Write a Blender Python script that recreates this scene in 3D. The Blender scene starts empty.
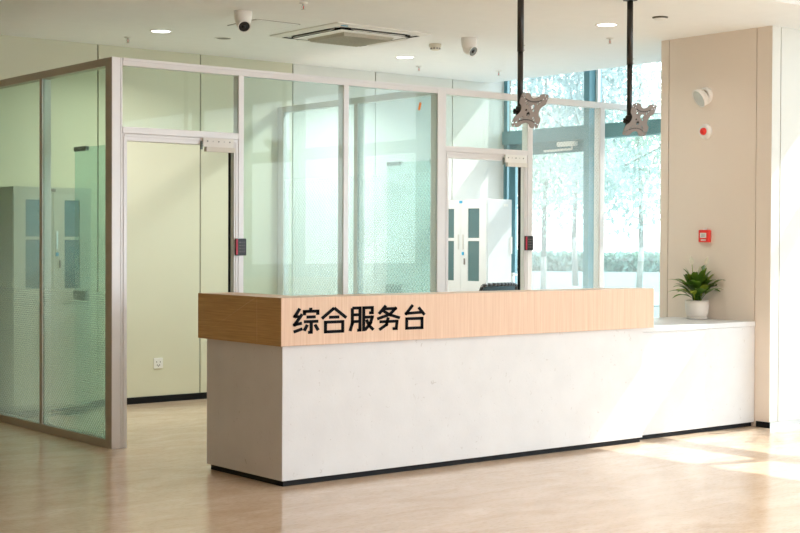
import bpy, bmesh, math, random
from mathutils import Vector, Matrix, Euler
random.seed(11)
LAMP = 25
S = bpy.context.scene
COL = S.collection
R_ = math.radians
ORG = {}

# ------------------------------------------------------------------ materials
def new_mat(name):
    m = bpy.data.materials.new(name); m.use_nodes = True
    nt = m.node_tree; nt.nodes.clear()
    out = nt.nodes.new('ShaderNodeOutputMaterial')
    return m, nt, out

def N(nt, typ, **kw):
    n = nt.nodes.new(typ)
    for k, v in kw.items():
        if k.startswith('i_'):
            n.inputs[k[2:].replace('_', ' ')].default_value = v
        else:
            setattr(n, k, v)
    return n

def rgba(c): return (c[0], c[1], c[2], 1)

def pbr(name, col, rough=.5, metal=0, spec=.5, var=0, scale=8, emit=None, estr=0, trans=0, bump=0, bscale=60):
    m, nt, out = new_mat(name)
    b = N(nt, 'ShaderNodeBsdfPrincipled')
    b.inputs['Base Color'].default_value = rgba(col)
    b.inputs['Roughness'].default_value = rough
    b.inputs['Metallic'].default_value = metal
    b.inputs['Specular IOR Level'].default_value = spec
    if emit:
        b.inputs['Emission Color'].default_value = rgba(emit); b.inputs['Emission Strength'].default_value = estr
    tc = N(nt, 'ShaderNodeTexCoord')
    no = N(nt, 'ShaderNodeTexNoise'); no.inputs['Scale'].default_value = scale; no.inputs['Detail'].default_value = 4
    nt.links.new(tc.outputs['Object'], no.inputs['Vector'])
    v = var if var else .02
    cr = N(nt, 'ShaderNodeValToRGB')
    cr.color_ramp.elements[0].position = .3; cr.color_ramp.elements[1].position = .7
    cr.color_ramp.elements[0].color = rgba([c * (1 - v) for c in col]); cr.color_ramp.elements[1].color = rgba([min(1, c * (1 + v)) for c in col])
    nt.links.new(no.outputs['Fac'], cr.inputs['Fac']); nt.links.new(cr.outputs['Color'], b.inputs['Base Color'])
    if bump:
        n2 = N(nt, 'ShaderNodeTexNoise'); n2.inputs['Scale'].default_value = bscale
        nt.links.new(tc.outputs['Object'], n2.inputs['Vector'])
        bp = N(nt, 'ShaderNodeBump'); bp.inputs['Strength'].default_value = bump; bp.inputs['Distance'].default_value = .01
        nt.links.new(n2.outputs['Fac'], bp.inputs['Height']); nt.links.new(bp.outputs['Normal'], b.inputs['Normal'])
    nt.links.new(b.outputs['BSDF'], out.inputs['Surface'])
    return m

def glass(name, tint, haze=0.0, refl=1.0, dots=None, ztop=2.35, fade=.7, hazecol=(.86, .95, .93)):
    """thin sheet glass: tinted transparency + mirror by Fresnel + a little white haze, optional dotted film"""
    m, nt, out = new_mat(name)
    L = nt.links.new
    tr = N(nt, 'ShaderNodeBsdfTransparent'); tr.inputs['Color'].default_value = rgba(tint)
    gl = N(nt, 'ShaderNodeBsdfGlossy'); gl.inputs['Roughness'].default_value = .0; gl.inputs['Color'].default_value = (.95, 1, .98, 1)
    fr = N(nt, 'ShaderNodeFresnel'); fr.inputs['IOR'].default_value = 1.42
    geo = N(nt, 'ShaderNodeNewGeometry')
    # front faces only carry the mirror, so that the two sides of a pane do not reflect twice
    sub = N(nt, 'ShaderNodeMath', operation='SUBTRACT'); sub.inputs[0].default_value = 1
    L(geo.outputs['Backfacing'], sub.inputs[1])
    mu = N(nt, 'ShaderNodeMath', operation='MULTIPLY'); L(fr.outputs['Fac'], mu.inputs[0]); L(sub.outputs[0], mu.inputs[1])
    mu2 = N(nt, 'ShaderNodeMath', operation='MULTIPLY'); mu2.inputs[1].default_value = refl; L(mu.outputs[0], mu2.inputs[0])
    mx = N(nt, 'ShaderNodeMixShader'); L(mu2.outputs[0], mx.inputs[0]); L(tr.outputs[0], mx.inputs[1]); L(gl.outputs[0], mx.inputs[2])
    last = mx
    if haze or dots:
        d = N(nt, 'ShaderNodeBsdfDiffuse'); d.inputs['Color'].default_value = rgba(hazecol)
        t = N(nt, 'ShaderNodeBsdfTranslucent'); t.inputs['Color'].default_value = rgba(hazecol)
        ad = N(nt, 'ShaderNodeMixShader'); ad.inputs[0].default_value = .5; L(d.outputs[0], ad.inputs[1]); L(t.outputs[0], ad.inputs[2])
        fac = None
        if dots:
            axis, period, strength = dots
            tc = N(nt, 'ShaderNodeTexCoord'); sp = N(nt, 'ShaderNodeSeparateXYZ'); L(geo.outputs['Position'], sp.inputs[0])
            def wave(sock, ph):
                a = N(nt, 'ShaderNodeMath', operation='MULTIPLY'); a.inputs[1].default_value = 2 * math.pi / period; L(sock, a.inputs[0])
                s = N(nt, 'ShaderNodeMath', operation='SINE'); L(a.outputs[0], s.inputs[0]); return s
            a, b = wave(sp.outputs[axis], 0), wave(sp.outputs['Z'], 0)
            pr = N(nt, 'ShaderNodeMath', operation='MULTIPLY'); L(a.outputs[0], pr.inputs[0]); L(b.outputs[0], pr.inputs[1])
            gt = N(nt, 'ShaderNodeMath', operation='GREATER_THAN'); gt.inputs[1].default_value = .12; L(pr.outputs[0], gt.inputs[0])
            soft = N(nt, 'ShaderNodeMath', operation='MULTIPLY_ADD'); soft.inputs[1].default_value = .6; soft.inputs[2].default_value = .4; L(gt.outputs[0], soft.inputs[0])
            mr = N(nt, 'ShaderNodeMapRange'); mr.inputs['From Min'].default_value = ztop; mr.inputs['From Max'].default_value = ztop - fade
            L(sp.outputs['Z'], mr.inputs['Value'])
            m1 = N(nt, 'ShaderNodeMath', operation='MULTIPLY'); L(soft.outputs[0], m1.inputs[0]); L(mr.outputs[0], m1.inputs[1])
            m2 = N(nt, 'ShaderNodeMath', operation='MULTIPLY_ADD'); m2.inputs[1].default_value = strength; m2.inputs[2].default_value = haze
            L(m1.outputs[0], m2.inputs[0]); fac = m2
        mz = N(nt, 'ShaderNodeMixShader'); mz.inputs[0].default_value = haze
        if fac: L(fac.outputs[0], mz.inputs[0])
        L(mx.outputs[0], mz.inputs[1]); L(ad.outputs[0], mz.inputs[2]); last = mz
    L(last.outputs[0], out.inputs['Surface'])
    return m

def floor_mat():
    m, nt, out = new_mat('polished_beige_marble'); L = nt.links.new
    b = N(nt, 'ShaderNodeBsdfPrincipled'); tc = N(nt, 'ShaderNodeTexCoord')
    mp = N(nt, 'ShaderNodeMapping'); mp.inputs['Scale'].default_value = (1.0, 2.6, 1); mp.inputs['Rotation'].default_value = (0, 0, .5)
    L(tc.outputs['Object'], mp.inputs[0])
    n1 = N(nt, 'ShaderNodeTexNoise'); n1.inputs['Scale'].default_value = 2.2; n1.inputs['Detail'].default_value = 10; n1.inputs['Roughness'].default_value = .65; n1.inputs['Distortion'].default_value = .8
    L(mp.outputs[0], n1.inputs['Vector'])
    cr = N(nt, 'ShaderNodeValToRGB'); e = cr.color_ramp.elements
    e[0].position = .32; e[0].color = (.61, .445, .31, 1); e[1].position = .66; e[1].color = (.76, .595, .455, 1)
    L(n1.outputs['Fac'], cr.inputs[0])
    n2 = N(nt, 'ShaderNodeTexNoise'); n2.inputs['Scale'].default_value = 26; n2.inputs['Detail'].default_value = 6; L(mp.outputs[0], n2.inputs['Vector'])
    c2 = N(nt, 'ShaderNodeValToRGB'); c2.color_ramp.elements[0].position = .3; c2.color_ramp.elements[0].color = (.80, .78, .74, 1); c2.color_ramp.elements[1].position = .5; c2.color_ramp.elements[1].color = (1, 1, 1, 1)
    L(n2.outputs['Fac'], c2.inputs[0])
    mm = N(nt, 'ShaderNodeMix', data_type='RGBA', blend_type='MULTIPLY'); mm.inputs[0].default_value = .8
    L(cr.outputs[0], mm.inputs[6]); L(c2.outputs[0], mm.inputs[7])
    br = N(nt, 'ShaderNodeTexBrick'); br.offset = 0; br.inputs['Scale'].default_value = 1; br.inputs['Brick Width'].default_value = 1.0; br.inputs['Row Height'].default_value = 1.0
    br.inputs['Mortar Size'].default_value = .0012; br.inputs['Color1'].default_value = (1, 1, 1, 1); br.inputs['Color2'].default_value = (.96, .96, .96, 1); br.inputs['Mortar'].default_value = (.82, .79, .74, 1)
    L(tc.outputs['Object'], br.inputs['Vector'])
    m3 = N(nt, 'ShaderNodeMix', data_type='RGBA', blend_type='MULTIPLY'); m3.inputs[0].default_value = 1
    L(mm.outputs[2], m3.inputs[6]); L(br.outputs['Color'], m3.inputs[7])
    L(m3.outputs[2], b.inputs['Base Color']); b.inputs['Roughness'].default_value = .16; b.inputs['Specular IOR Level'].default_value = .55
    nb = N(nt, 'ShaderNodeTexNoise'); nb.inputs['Scale'].default_value = 1.2; L(tc.outputs['Object'], nb.inputs['Vector'])
    bp = N(nt, 'ShaderNodeBump'); bp.inputs['Strength'].default_value = .05; bp.inputs['Distance'].default_value = .02; L(nb.outputs['Fac'], bp.inputs['Height']); L(bp.outputs[0], b.inputs['Normal'])
    L(b.outputs[0], out.inputs[0]); return m

def wood_mat():
    m, nt, out = new_mat('pale_oak_laminate'); L = nt.links.new
    b = N(nt, 'ShaderNodeBsdfPrincipled'); geo = N(nt, 'ShaderNodeNewGeometry')
    def grain(scale):
        mp = N(nt, 'ShaderNodeMapping'); mp.inputs['Scale'].default_value = scale; L(geo.outputs['Position'], mp.inputs[0])
        n = N(nt, 'ShaderNodeTexNoise'); n.inputs['Scale'].default_value = 1; n.inputs['Detail'].default_value = 5; n.inputs['Roughness'].default_value = .6
        L(mp.outputs[0], n.inputs['Vector']); return n
    ga, gb = grain((90, 2, 2.0)), grain((3, 3.0, 120))
    sp = N(nt, 'ShaderNodeSeparateXYZ'); L(geo.outputs['Normal'], sp.inputs[0])
    ab = N(nt, 'ShaderNodeMath', operation='ABSOLUTE'); L(sp.outputs['X'], ab.inputs[0])
    mx = N(nt, 'ShaderNodeMix'); L(ab.outputs[0], mx.inputs[0]); L(ga.outputs['Fac'], mx.inputs[2]); L(gb.outputs['Fac'], mx.inputs[3])
    cr = N(nt, 'ShaderNodeValToRGB'); e = cr.color_ramp.elements
    e[0].position = .3; e[0].color = (.66, .435, .30, 1); e[1].position = .72; e[1].color = (.78, .575, .43, 1)
    L(mx.outputs[0], cr.inputs[0])
    c2 = N(nt, 'ShaderNodeValToRGB'); e2 = c2.color_ramp.elements      # shade and warm bounce on the end faces painted into the oak colour
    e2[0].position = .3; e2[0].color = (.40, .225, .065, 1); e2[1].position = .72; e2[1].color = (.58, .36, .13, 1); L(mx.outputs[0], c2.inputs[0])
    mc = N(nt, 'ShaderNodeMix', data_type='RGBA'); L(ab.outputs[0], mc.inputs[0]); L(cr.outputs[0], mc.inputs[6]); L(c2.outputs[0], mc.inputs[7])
    L(mc.outputs[2], b.inputs['Base Color']); b.inputs['Roughness'].default_value = .38
    L(b.outputs[0], out.inputs[0]); return m

def stone_mat():
    m, nt, out = new_mat('white_speckled_stone'); L = nt.links.new
    b = N(nt, 'ShaderNodeBsdfPrincipled'); tc = N(nt, 'ShaderNodeTexCoord')
    n1 = N(nt, 'ShaderNodeTexNoise'); n1.inputs['Scale'].default_value = 5; n1.inputs['Detail'].default_value = 8; L(tc.outputs['Object'], n1.inputs[0])
    c1 = N(nt, 'ShaderNodeValToRGB'); e = c1.color_ramp.elements; e[0].position = .3; e[0].color = (.645, .655, .67, 1); e[1].position = .7; e[1].color = (.69, .70, .715, 1); L(n1.outputs['Fac'], c1.inputs[0])
    mp = N(nt, 'ShaderNodeMapping'); mp.inputs['Scale'].default_value = (1, 1, .8); mp.inputs['Rotation'].default_value = (.4, .3, .2); L(tc.outputs['Object'], mp.inputs[0])
    n2 = N(nt, 'ShaderNodeTexNoise'); n2.inputs['Scale'].default_value = 34; n2.inputs['Detail'].default_value = 3; n2.inputs['Distortion'].default_value = 1.5; L(mp.outputs[0], n2.inputs[0])
    c2 = N(nt, 'ShaderNodeValToRGB'); e = c2.color_ramp.elements; e[0].position = .26; e[0].color = (.72, .69, .66, 1); e[1].position = .33; e[1].color = (1, 1, 1, 1); L(n2.outputs['Fac'], c2.inputs[0])
    mm = N(nt, 'ShaderNodeMix', data_type='RGBA', blend_type='MULTIPLY'); mm.inputs[0].default_value = .7; L(c1.outputs[0], mm.inputs[6]); L(c2.outputs[0], mm.inputs[7])
    L(mm.outputs[2], b.inputs['Base Color']); b.inputs['Roughness'].default_value = .42
    bp = N(nt, 'ShaderNodeBump'); bp.inputs['Strength'].default_value = .15; bp.inputs['Distance'].default_value = .004; L(n2.outputs['Fac'], bp.inputs['Height']); L(bp.outputs[0], b.inputs['Normal'])
    L(b.outputs[0], out.inputs[0]); return m

def leaf_mat(name, col, tcol, tfac=.5, rough=.5):
    m, nt, out = new_mat(name); L = nt.links.new
    geo = N(nt, 'ShaderNodeNewGeometry')
    no = N(nt, 'ShaderNodeTexNoise'); no.inputs['Scale'].default_value = 2.5; L(geo.outputs['Position'], no.inputs[0])
    cr = N(nt, 'ShaderNodeValToRGB'); e = cr.color_ramp.elements; e[0].position = .35; e[0].color = rgba([c * .7 for c in col]); e[1].position = .65; e[1].color = rgba([min(1, c * 1.25) for c in col]); L(no.outputs['Fac'], cr.inputs[0])
    b = N(nt, 'ShaderNodeBsdfPrincipled'); b.inputs['Roughness'].default_value = rough; L(cr.outputs[0], b.inputs['Base Color'])
    t = N(nt, 'ShaderNodeBsdfTranslucent'); t.inputs['Color'].default_value = rgba(tcol)
    mx = N(nt, 'ShaderNodeMixShader'); mx.inputs[0].default_value = tfac; L(b.outputs[0], mx.inputs[1]); L(t.outputs[0], mx.inputs[2]); L(mx.outputs[0], out.inputs[0]); return m

def emis(name, col, st):
    m, nt, out = new_mat(name); e = N(nt, 'ShaderNodeEmission'); e.inputs[0].default_value = rgba(col); e.inputs[1].default_value = st
    nt.links.new(e.outputs[0], out.inputs[0]); return m

M = dict(
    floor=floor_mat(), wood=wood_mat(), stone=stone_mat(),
    ceil=pbr('white_ceiling_paint', (.87, .88, .88), .9, var=.01),
    wall=pbr('cream_wall_panel', (.68, .66, .51), .55, var=.015, scale=1.5),
    wall_pale=pbr('white_or_lit_wall_panel', (.73, .725, .68), .6, var=.01),
    pillar=pbr('beige_pillar_panel', (.80, .715, .63), .5, var=.012, scale=1.2),
    gap=pbr('panel_joint', (.12, .095, .06), .9),
    left=pbr('warm_bounce_wall', (.46, .25, .08), .8),  # orange of the unseen walls, chosen to warm the bounce light
    black=pbr('black_plinth', (.006, .006, .007), .55, spec=.2),
    alu=pbr('satin_aluminium', (.76, .735, .735), .4, metal=.3, var=.01),
    alu_shade=pbr('aluminium_shaded_face', (.42, .36, .30), .42, metal=.6, var=.01),  # same aluminium, darkened to paint the shade on left-facing faces
    steel=pbr('brushed_steel', (.62, .62, .60), .3, metal=1),
    teal=pbr('teal_window_frame', (.13, .29, .34), .45, metal=.1),
    tealw=pbr('white_window_bead', (.82, .84, .84), .5),
    white=pbr('white_plastic', (.82, .81, .78), .42),
    ivory=pbr('ivory_plastic', (.74, .69, .58), .45),
    offw=pbr('off_white_plastic', (.72, .69, .63), .5),
    dark=pbr('black_plastic', (.015, .015, .017), .3),
    pole=pbr('black_painted_steel', (.022, .019, .016), .35),
    taupe=pbr('taupe_painted_steel', (.215, .185, .17), .45),
    grille=pbr('vent_grille', (.48, .45, .38), .6, var=.08, scale=60),
    red=pbr('red_plastic', (.75, .03, .02), .4),
    ledred=pbr('red_strip', (.5, .015, .05), .4),
    gray=pbr('grey_steel_cabinet', (.50, .52, .45), .5),
    wcab=pbr('white_steel_cabinet', (.68, .71, .72), .45),
    cabglass=pbr('dark_cabinet_glass', (.07, .15, .16), .12, spec=.6),
    blue=pbr('blue_lock', (.02, .35, .6), .3),
    mesh=pbr('slate_chair_mesh', (.045, .085, .11), .7, var=.2, scale=90),
    orange=pbr('orange_sticker', (.85, .24, .02), .5),
    ink=pbr('black_letter_face', (.004, .005, .008), .7, spec=.1),
    pot=pbr('white_ceramic', (.80, .76, .72), .3),
    soil=pbr('potting_soil', (.05, .035, .02), .9, var=.3, scale=40),
    leaf=leaf_mat('glossy_green_leaf', (.05, .125, .018), (.25, .42, .04), .28, .28),
    leafy=leaf_mat('yellow_green_leaf', (.30, .38, .04), (.5, .6, .08), .35, .4),
    petal=leaf_mat('white_spathe', (.85, .83, .70), (.8, .8, .6), .3, .5),
    bark=pbr('tree_bark', (.22, .22, .20), .9, var=.3),
    tleaf=leaf_mat('pale_tree_leaf', (.34, .42, .37), (.42, .52, .44), .5, .6),
    tleaf2=leaf_mat('bluish_tree_leaf', (.32, .40, .40), (.40, .50, .48), .5, .6),
    grass=pbr('pale_lawn', (.10, .14, .14), .9, var=.15, scale=2),
    road=pbr('pale_paving', (.17, .185, .20), .85, var=.05, scale=3),
    hedge=leaf_mat('clipped_hedge_leaf', (.16, .27, .24), (.25, .4, .3), .3, .7),
    lampon=emis('lit_downlight', (1, .97, .9), 6),
    lampoff=pbr('unlit_downlight_reflector', (.10, .085, .06), .35, metal=.3),
    lens=pbr('camera_lens', (.01, .01, .012), .08),
    lensg=pbr('grey_camera_lens', (.30, .30, .29), .12, metal=.5),
    patch=pbr('dotted_patch_fitting', (.17, .20, .18), .4, metal=.4, var=.7, scale=120),
    g_front=glass('clear_green_glass', (.93, .975, .95), haze=.035, refl=1.0),
    g_mid=glass('aqua_sky_tint_glass', (.88, .955, .957), haze=.075, refl=1.2),  # aqua tint carries the sky reflection and the right room's light
    g_left=glass('green_dotted_glass', (.80, .895, .825), haze=.02, refl=.7, dots=('Y', .032, .50), ztop=1.9, fade=1.9),
    g_div=glass('aqua_dotted_glass', (.91, .96, .958), haze=.05, refl=.8, dots=('Y', .040, .34), ztop=2.45),
    g_dot=glass('pale_dotted_glass', (.965, .98, .985), haze=.04, refl=.9, dots=('X', .036, .16), ztop=3.3),
    g_leaf=glass('deep_green_leaf_glass', (.80, .915, .895), haze=.05, refl=.8),
    g_win=glass('curtain_wall_glass', (.94, .975, .98), haze=.05, refl=.8, hazecol=(.85,.95,.97)),
)

# ------------------------------------------------------------------ mesh helpers
class MB:
    def __init__(s): s.v = []; s.f = []; s.sm = []
    def add(s, vs, fs, smooth=False):
        o = len(s.v); s.v += [tuple(v) for v in vs]
        for f in fs: s.f.append([i + o for i in f]); s.sm.append(smooth)
        return s
    def box(s, x0, x1, y0, y1, z0, z1):
        vs = [(x, y, z) for x in (x0, x1) for y in (y0, y1) for z in (z0, z1)]
        return s.add(vs, [(0, 1, 3, 2), (4, 6, 7, 5), (0, 4, 5, 1), (2, 3, 7, 6), (0, 2, 6, 4), (1, 5, 7, 3)])
    def xform_box(s, mat, hx, hy, hz):
        vs = [mat @ Vector((x * hx, y * hy, z * hz)) for x in (-1, 1) for y in (-1, 1) for z in (-1, 1)]
        return s.add(vs, [(0, 1, 3, 2), (4, 6, 7, 5), (0, 4, 5, 1), (2, 3, 7, 6), (0, 2, 6, 4), (1, 5, 7, 3)])
    def tube(s, p0, p1, r0, r1=None, n=16, caps=True, smooth=True):
        r1 = r0 if r1 is None else r1
        p0, p1 = Vector(p0), Vector(p1); d = (p1 - p0).normalized()
        a = d.orthogonal().normalized(); b = d.cross(a)
        vs = []
        for p, r in ((p0, r0), (p1, r1)):
            for k in range(n):
                t = 2 * math.pi * k / n; vs.append(p + a * (r * math.cos(t)) + b * (r * math.sin(t)))
        s.add(vs, [(k, (k + 1) % n, n + (k + 1) % n, n + k) for k in range(n)], smooth)
        if caps: s.add(vs[:n], [list(range(n))[::-1]]); s.add(vs[n:], [list(range(n))])
        return s
    def path(s, pts, rad, n=10):
        for i in range(len(pts) - 1):
            r0 = rad[i] if isinstance(rad, (list, tuple)) else rad
            r1 = rad[i + 1] if isinstance(rad, (list, tuple)) else rad
            s.tube(pts[i], pts[i + 1], r0, r1, n)
        return s
    def lathe(s, prof, c=(0, 0, 0), n=32, axis=None, smooth=True):
        """prof: list of (r, z); revolve around +Z (or the given axis direction) at c"""
        q = Matrix.Identity(3) if axis is None else Vector((0, 0, 1)).rotation_difference(Vector(axis)).to_matrix()
        c = Vector(c); vs = []
        for r, z in prof:
            for k in range(n):
                t = 2 * math.pi * k / n
                vs.append(c + q @ Vector((r * math.cos(t), r * math.sin(t), z)))
        fs = []
        for i in range(len(prof) - 1):
            for k in range(n):
                fs.append((i * n + k, i * n + (k + 1) % n, (i + 1) * n + (k + 1) % n, (i + 1) * n + k))
        s.add(vs, fs, smooth)
        return s
    def prism(s, poly, fn, d0, d1):
        n = len(poly)
        vs = [fn(x, y, d0) for x, y in poly] + [fn(x, y, d1) for x, y in poly]
        s.add(vs, [list(range(n))[::-1], [n + i for i in range(n)]] + [(i, (i + 1) % n, n + (i + 1) % n, n + i) for i in range(n)])
        return s
    def build(s, name, mat, parent=None, bevel=0, org=None, normals=True):
        if org is None: org = ORG.get(parent, Vector((0, 0, 0))) if parent else Vector((0, 0, 0))
        org = Vector(org)
        me = bpy.data.meshes.new(name)
        me.from_pydata([tuple(Vector(v) - org) for v in s.v], [], s.f)
        for p, sm in zip(me.polygons, s.sm): p.use_smooth = sm
        if normals:
            bm = bmesh.new(); bm.from_mesh(me)
            bmesh.ops.remove_doubles(bm, verts=bm.verts, dist=1e-5)
            bmesh.ops.recalc_face_normals(bm, faces=bm.faces); bm.to_mesh(me); bm.free()
        me.materials.append(M[mat] if isinstance(mat, str) else mat)
        o = bpy.data.objects.new(name, me); COL.objects.link(o)
        if parent:
            o.parent = parent
        else:
            o.location = org
        ORG[o] = org
        if bevel:
            b = o.modifiers.new('bevel', 'BEVEL'); b.width = bevel; b.segments = 2; b.limit_method = 'ANGLE'
        return o

def tag(o, label=None, cat=None, group=None, kind=None):
    if label: o['label'] = label
    if cat: o['category'] = cat
    if group: o['group'] = group
    if kind: o['kind'] = kind
    return o

def thing(name, label, cat, loc=(0, 0, 0), group=None, kind=None):
    o = bpy.data.objects.new(name, None); COL.objects.link(o); o.location = loc; ORG[o] = Vector(loc)
    o.empty_display_size = .1
    return tag(o, label, cat, group, kind)

def struct_root(name, loc=(0, 0, 0)):
    return thing(name, None, None, loc, kind='structure')

def struct(name, mb, mat, **k):
    o = mb.build(name, mat, **k); o['kind'] = 'structure'; return o

def copy_tree(o, parent=None):
    c = o.copy(); COL.objects.link(c); c.parent = parent
    for ch in list(o.children): copy_tree(ch, c)
    return c

def bx(*a): return MB().box(*a)

# ------------------------------------------------------------------ measures
XL, YP, HP = 4.62, 8.924, 2.713          # glass partition
YB, ZC, XR = 11.286, 3.141, 10.51        # back wall, ceiling, curtain wall
XE = 10.29                               # ceiling edge by the curtain wall
YS = -7.0                                # open front of the hall, behind the camera
XW = -4.5                                # far left wall of the hall

# ------------------------------------------------------------------ room shell
struct('floor', bx(XW - .1, XR + .12, YS, YB + .15, -.12, 0), 'floor')
mb = bx(XW - .1, XE, 6.16, YB + .12, ZC, ZC + .25)
struct('ceiling', mb, 'ceil')
mb = bx(XW - .1, XR + .12, YS, 6.16, ZC + .16, ZC + .4)
o = struct('ceiling_hall', mb, 'ceil'); o.name = 'ceiling.001'
struct('trim_1', bx(XE, XR + .12, 6.16, YB + .12, ZC + .22, ZC + .4), 'ceil')
# back wall : panels with open joints
mb = bx(XW, XR + .1, YB + .012, YB + .12, 0, ZC + .22)
wb = struct('wall_back', mb, 'gap')
xs = [XW, -1.3, .9, 2.7, 4.55, 5.709, 6.733, 7.75, 8.749, 9.766, XR + .02]
mb = MB()
for a, b in zip(xs, xs[1:8]): mb.box(a + .006, b - .006, YB, YB + .02, .0, ZC + .22)
mb.build('wall_panel', 'wall', wb)
mb = MB()
for a, b in zip(xs[7:], xs[8:]): mb.box(a + .006, b - .006, YB, YB + .02, .0, ZC + .22)
mb.build('wall_panel', 'wall_pale', wb)  # paler panels: window light in the right room put into the colour
mb = bx(XW, XR - .02, YB - .008, YB, 0, .058)
struct('baseboard_back', mb, 'black')
struct('wall_left', bx(XW - .1, XW, YS, YB, 0, ZC + .4), 'left')
struct('wall_light_block', bx(XW, 1.5, YS, YS + .12, 0, ZC + .4), 'left')  # unseen wall added to dim and warm light on the desk's left
# pillar (solid wall pier) with a chamfered edge towards the hall
PX, PY0, PY1 = 9.23, 6.865, 7.99
fz = lambda x, y, z: (x, y, z)
wr = struct('wall_right', MB().box(PX + .012, XR + .1, PY0 + .010, PY1 - .01, 0, ZC + .3), 'gap')
mb = MB()
mb.box(PX, PX + .02, 7.0155, 7.900, .0, ZC + .02)            # wide beige panel with alarm devices
mb.box(PX, PX + .02, 7.908, PY1, .0, ZC + .02)
mb.box(PX, PX + .02, PY0 + .001, 7.0085, .0, ZC + .02)
mb.box(PX + .02, XR + .1, PY1 - .009, PY1 + .006, .0, ZC + .3)
mb.build('wall_panel', 'pillar', wr)
mb = MB()
mb.box(PX + .0005, 9.336, PY0, PY0 + .012, .0, ZC + .3)
mb.box(9.345, XR + .1, PY0, PY0 + .012, .0, ZC + .3)
mb.build('wall_panel', 'wall_pale', wr)
struct('baseboard_right', bx(PX + .001, XR - .01, PY0 - .008, PY0, 0, .042), 'steel')
struct('baseboard_side', bx(PX - .008, PX, PY0 - .008, 6.985, 0, .045), 'black')

# curtain wall windows on the right
def window(n, y0, y1, opening=False, z1=ZC + .22, mull=True):
    r = struct_root('window_%d' % n, (XR, (y0 + y1) / 2, 0))
    mb = MB()
    mb.box(XR - .14, XR + .02, y0, y0 + .075, 0, z1)                 # mullion at the near side
    mb.box(XR - .012, XR + .02, y1 - (.052 if opening else .02), y1, 0, z1)
    mb.box(XR - .035, XR + .10, y0 + .075, y1, 2.49, 2.63)           # transom beam
    mb.box(XR - .06, XR + .02, y0 + .075, y1, 0, .09)
    mb.box(XR - .06, XR + .02, y0 + .075, y1, z1 - .05, z1)
    mb.build('window_frame', 'teal', r)
    b = MB()
    b.box(XR - .05, XR - .014, y0 - .03, y0 - .001, 0, z1)
    b.build('window_bead', 'tealw', r)
    if opening:
        f = MB()
        a0, a1 = y0 + .08, y1 - .085
        f.box(XR - .012, XR + .02, a0, a0 + .11, .09, 2.49); f.box(XR - .012, XR + .02, a1 - .10, a1, .09, 2.49)
        f.box(XR - .012, XR + .02, a0 + .11, a1 - .10, 2.366, 2.489); f.box(XR - .012, XR + .02, a0 + .11, a1 - .10, .09, .22)
        s = f.build('sash', 'teal', r)
        h = MB().box(XR - .06, XR - .03, a1 - .12, a1 - .09, .98, 1.12); h.tube((XR - .055, a1 - .105, 1.1), (XR - .09, a1 - .105, 1.1), .012, n=10)
        h.tube((XR - .09, a1 - .105, 1.1), (XR - .09, a1 - .22, 1.1), .012, n=10); h.build('handle', 'steel', s)
    g = MB().box(XR - .012, XR - .004, y0 + .07, y1 - .01, 2.62, z1 - .04)
    g.build('upper_pane', 'g_win', r)
    g = MB().box(XR - .012, XR - .004, y0 + .07, y1 - .01, .08, 2.5)
    g.build('lower_pane', 'g_win', r)
    return r
window(1, 9.905, YB, True)
window(2, 7.998, 9.905)
ys = [None, 5.245, 4.0, 2.75, 1.5, .25, -1.0, -2.25, -3.5, -4.75, -6.0]
window(3, 5.245, PY0 + .005)
for i in range(2, 6): window(2 + i, ys[i], ys[i - 1])
window(8, YS, ys[5])

# ------------------------------------------------------------------ glass partitions
def fbar(mb, x0, x1, z0, z1, y0=YP, d=.075): mb.box(x0, x1, y0, y0 + d, z0, z1)
T0, T1 = 2.191, 2.237
fp = thing('glass_partition', 'aluminium framed glass front wall behind the reception desk, with two doorways', 'glass wall', (XL, YP, 0), kind='thing')
cp = MB()
cp.box(XL, XL + .0655, YP, YP + .095, 0, HP); cp.box(XL + .068, XL + .084, YP + .004, YP + .08, 0, HP)
o = cp.build('corner_post', 'alu', fp, bevel=.003)
for a, b, z1 in ((5.648, 5.693, HP - .053), (6.608, 6.657, HP - .053), (7.565, 7.654, HP), (8.587, 8.644, HP - .053), (9.49, 9.549, HP - .053)):
    mb = MB(); fbar(mb, a, b, 0, z1, d=.09 if b - a > .08 else .075); mb.build('post', 'alu', fp, bevel=.002)
mb = MB(); fbar(mb, XL + .084, 7.565, HP - .053, HP); mb.box(XL + .084, 7.565, YP - .004, YP, HP - .02, HP); mb.build('top_rail', 'alu', fp, bevel=.002)
mb = MB(); fbar(mb, 7.654, XR - .14, HP - .053, HP); mb.build('top_rail', 'alu', fp, bevel=.002)
for a, b in ((XL + .084, 5.648), (7.654, 8.587)):
    mb = MB(); fbar(mb, a, b, T0, T1); mb.build('transom_bar', 'alu', fp, bevel=.002)
for a, b in ((5.693, 6.608), (6.657, 7.565), (8.644, 9.49), (9.549, XR - .02)):
    mb = MB(); fbar(mb, a, b, 0, .06); mb.build('bottom_rail', 'alu', fp, bevel=.002)
def pane(parent, x0, x1, z0, z1, mat): bx(x0, x1, YP + .010, YP + .018, z0, z1).build('glass_pane', mat, parent)
pane(fp, XL + .084, 5.648, T1, HP - .053, 'g_front')
pane(fp, 5.693, 6.608, .06, HP - .053, 'g_mid')
pane(fp, 6.657, 7.565, .06, HP - .053, 'g_mid')
pane(fp, 7.654, 8.587, T1, HP - .053, 'g_front')
pane(fp, 8.644, 9.49, .06, HP - .053, 'g_dot')
pane(fp, 9.549, XR - .015, .06, HP - .053, 'g_front')

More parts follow.
